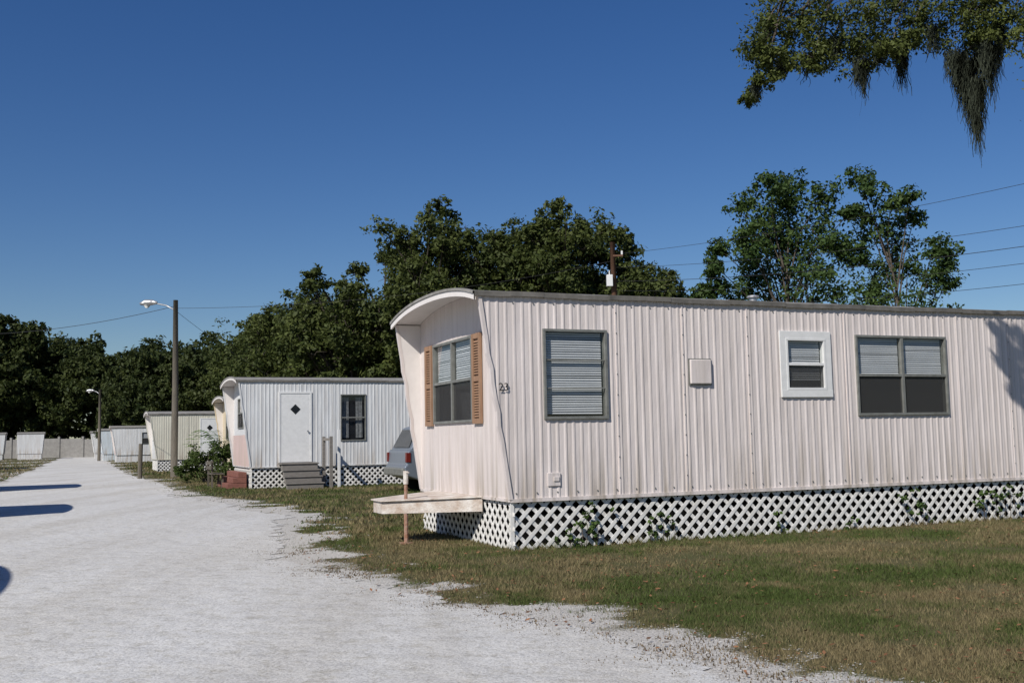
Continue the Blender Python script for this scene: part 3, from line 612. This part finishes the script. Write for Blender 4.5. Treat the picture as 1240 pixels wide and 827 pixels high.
ex=[(11.5,20,9.5,1.3),(13,21,10,1.8),(15,22,10.5,2),(17,23,10,2),(15,26,10,2),(13,24,11,1.8),(15,19,9,1.5),(8.4,13,8.5,.6),(9.5,14,8.2,.8),(11,15.5,8.2,1)]
for s_,zw,rr in ((8.45,2.55,.2),(8.62,2.15,.22),(8.75,2.8,.22),(8.95,2.4,.3),(8.7,1.85,.18),(9.2,2.0,.35),(9.3,2.8,.35),(8.35,2.85,.12)):
    ex.append((s_*.9225-3.35,8.3+.386*s_,zw+5.03,rr))
cl2=[e[:3] for e in ex]; rd2=[e[3] for e in ex]
lk=dict(g1=(.03,.045,.012),g2=(.135,.16,.04))
V,C=leafcloud(cl,rd,20,46,.085,subr=.5,aspect=.45,**lk); V2,C2=leafcloud(cl2,rd2,14,26,.10,subr=.45,**lk)
obj('crown_foliage',npmesh('oak_near_crown',np.vstack([V,V2]),4,np.vstack([C,C2])),P,M['leaf'])
mb=MB(); mb.tube([(15,22.5,0),(14.9,22.4,2),(14.7,22.2,4.5),(14.2,22,6.5)],[.6,.48,.42,.36],12)
mb.tube([(14.7,22.2,4.5),(12,20.5,8.4),(9.6,19.2,9.75),(7.4,19,9.8),(5.8,19,9.4),(4.8,19,8.8)],[.3,.2,.11,.07,.035,.012],8)
mb.tube([(14.2,22,6.5),(15,24,9),(16,25,10.5)],[.3,.2,.08],8); mb.tube([(14.7,22.2,4.2),(13,18,6.8),(10,14.5,8.2),(7,12.6,8.0),(4.7,11.7,7.5)],[.24,.16,.09,.04,.012],8)
for c,q in zip(cl,rd):
    a=Vector((min(max(c[0]+.5,5.2),10),19,9.5)); mb.tube([a,a.lerp(Vector(c),.5)+Vector((0,0,.08)),Vector(c)],[.025,.015,.005],5,False)
    for j in range(4): mb.tube([Vector(c),Vector(c)+Vector(unit(1)[0])*q*.9],[.008,.003],4,False)
mb.to('trunk_and_limbs',M['bark'],P,smooth=True)
mv=[];mc=[]
def moss(x,y,z,ln,wd,n):
    for i in range(n):
        a=R.uniform(0,6.28); r0=wd*R.random()**.6; px=x+math.cos(a)*r0; py=y+math.sin(a)*r0; l=ln*R.uniform(.25,1)*(1.15-r0/wd*.6); s=.011
        z_=z+R.uniform(-.12,.1); segs=6; dx=R.normal()*.07; ph=R.uniform(0,6)
        for k in range(segs):
            f0=k/segs;f1=(k+1)/segs; w0=s*(1-f0*.6);w1=s*(1-f1*.6)
            cx=lambda f:px+(x-px)*f*.5+dx*f+.025*math.sin(f*11+ph)
            o_=(-math.sin(a),math.cos(a))
            mv.append([(cx(f0)-w0*o_[1],py-w0*o_[0],z_-l*f0),(cx(f0)+w0*o_[1],py+w0*o_[0],z_-l*f0),(cx(f1)+w1*o_[1],py+w1*o_[0],z_-l*f1),(cx(f1)-w1*o_[1],py-w1*o_[0],z_-l*f1)]); mc.append(np.array([.036,.042,.03])*R.uniform(.4,1.6))
for q in ((8.3,19,8.3,.75,.2,300),(8.5,19.1,8.2,1.2,.27,520),(8.62,19.0,7.75,1.45,.2,460),(8.85,18.9,8.4,1.1,.28,420),(6.55,19,8.2,.9,.15,200),(7.3,19,8.5,1.0,.15,200),(6.9,19,8.5,.6,.12,110),(4.6,19,7.85,.45,.1,60),(5.55,19,8.3,.5,.12,90),(7.9,19,8.8,.6,.14,120),(5.05,19,8.2,.4,.08,50),(6.1,19,8.6,.5,.12,80),(9.15,19,8.8,.7,.15,120)): moss(*q)
obj('spanish_moss',npmesh('moss',np.array(mv).reshape(-1,3),4,np.array(mc)),P,M['moss'])

# ---------------- shrubs & vines
P=empty('shrub',(-11.2,38.6,0)); cl=[(0,0,.6),(-.55,0,.55),(.6,.1,.55),(.1,.3,1.1),(-.35,.2,1.0),(1.1,.2,.5),(-.9,.1,.45),(.5,.3,1.0)]; V,C=leafcloud(cl,[.65,.55,.55,.6,.5,.5,.45,.45],16,50,.1,g1=(.03,.05,.012),g2=(.10,.14,.035)); obj('foliage',npmesh('shrub',V,4,C),P,M['leaf'])
mb=MB(); [mb.tube([(0,0,0),(c[0]*.6,c[1]*.6,c[2])],[.03,.01],5) for c in cl]; mb.to('stems',M['bark'],P)
P=empty('palm_shrub',(-10.9,40.0,0)); fv=[];fc=[]
for i in range(40):
    a=R.uniform(0,6.28); ln=R.uniform(.8,1.5); up=R.uniform(1.0,2.4); st=np.array([0,0,.9])
    pt=lambda f:st+np.array([math.cos(a)*ln*f,math.sin(a)*ln*f,up*f-.8*up*f*f*f])
    for k in range(14):
        f=k/14+.06; c=pt(f)
        for sg in (-1,1):
            sd_=np.array([-math.sin(a)*sg,math.cos(a)*sg,-.25])*.30*(1-f*.6)+np.array([math.cos(a),math.sin(a),0])*.12
            fw_=np.array([math.cos(a),math.sin(a),0])*.035
            fv.append([c-fw_,c+sd_*.5-fw_*.8,c+sd_,c+fw_]); fc.append(np.array([.10,.19,.035])*R.uniform(.6,1.5))
obj('fronds',npmesh('fronds',np.array(fv).reshape(-1,3),4,np.array(fc)),P,M['leaf']); mb=MB(); mb.tube([(0,0,0),(0,0,.95)],[.12,.09],8); mb.to('stem',M['bark'],P)
P=empty('climbing_vine',(*C0,0),ANG)
cl=[];rd=[]
for s,h,k in ((.95,.35,6),(1.12,.55,5),(.75,.2,4),(2.05,.3,4),(2.15,.5,2),(4.0,.25,3),(6.3,.5,5),(6.5,.3,4),(7.7,.45,5),(8.0,.35,6),(8.3,.5,4),(5.2,.15,2)):
    for i in range(k): cl.append((s+R.normal()*.1,-.04-R.random()*.06,max(.06,h*R.random()+.05))); rd.append(.08)
V,C=leafcloud(cl,rd,3,6,.055,g1=(.04,.08,.02),g2=(.12,.18,.05),aspect=.7); obj('leaves',npmesh('vine',V,4,C),P,M['leaf'])
mb=MB()
for c in cl[::2]: mb.tube([(c[0],c[1],0),(c[0]+.03,c[1],c[2]*.5),c],[.006,.005,.003],4,False)
mb.to('stems',M['bark'],P)
P=empty('garden_bench',(-9.6,34.2,0),ANG+1.57); mb=MB()
for i in range(3): mb.box(-.6,.6,-.2+.14*i,-.08+.14*i,.42,.45)
for a in (-.5,.44): mb.box(a,a+.06,-.18,-.12,0,.42); mb.box(a,a+.06,.14,.2,0,.85)
for i in range(2): mb.box(-.6,.6,.2,.23,.58+.15*i,.68+.15*i)
mb.to('bench_frame',M['pole'],P)
print('done', sum(len(o.data.polygons) for o in bpy.data.objects if o.type=='MESH'))
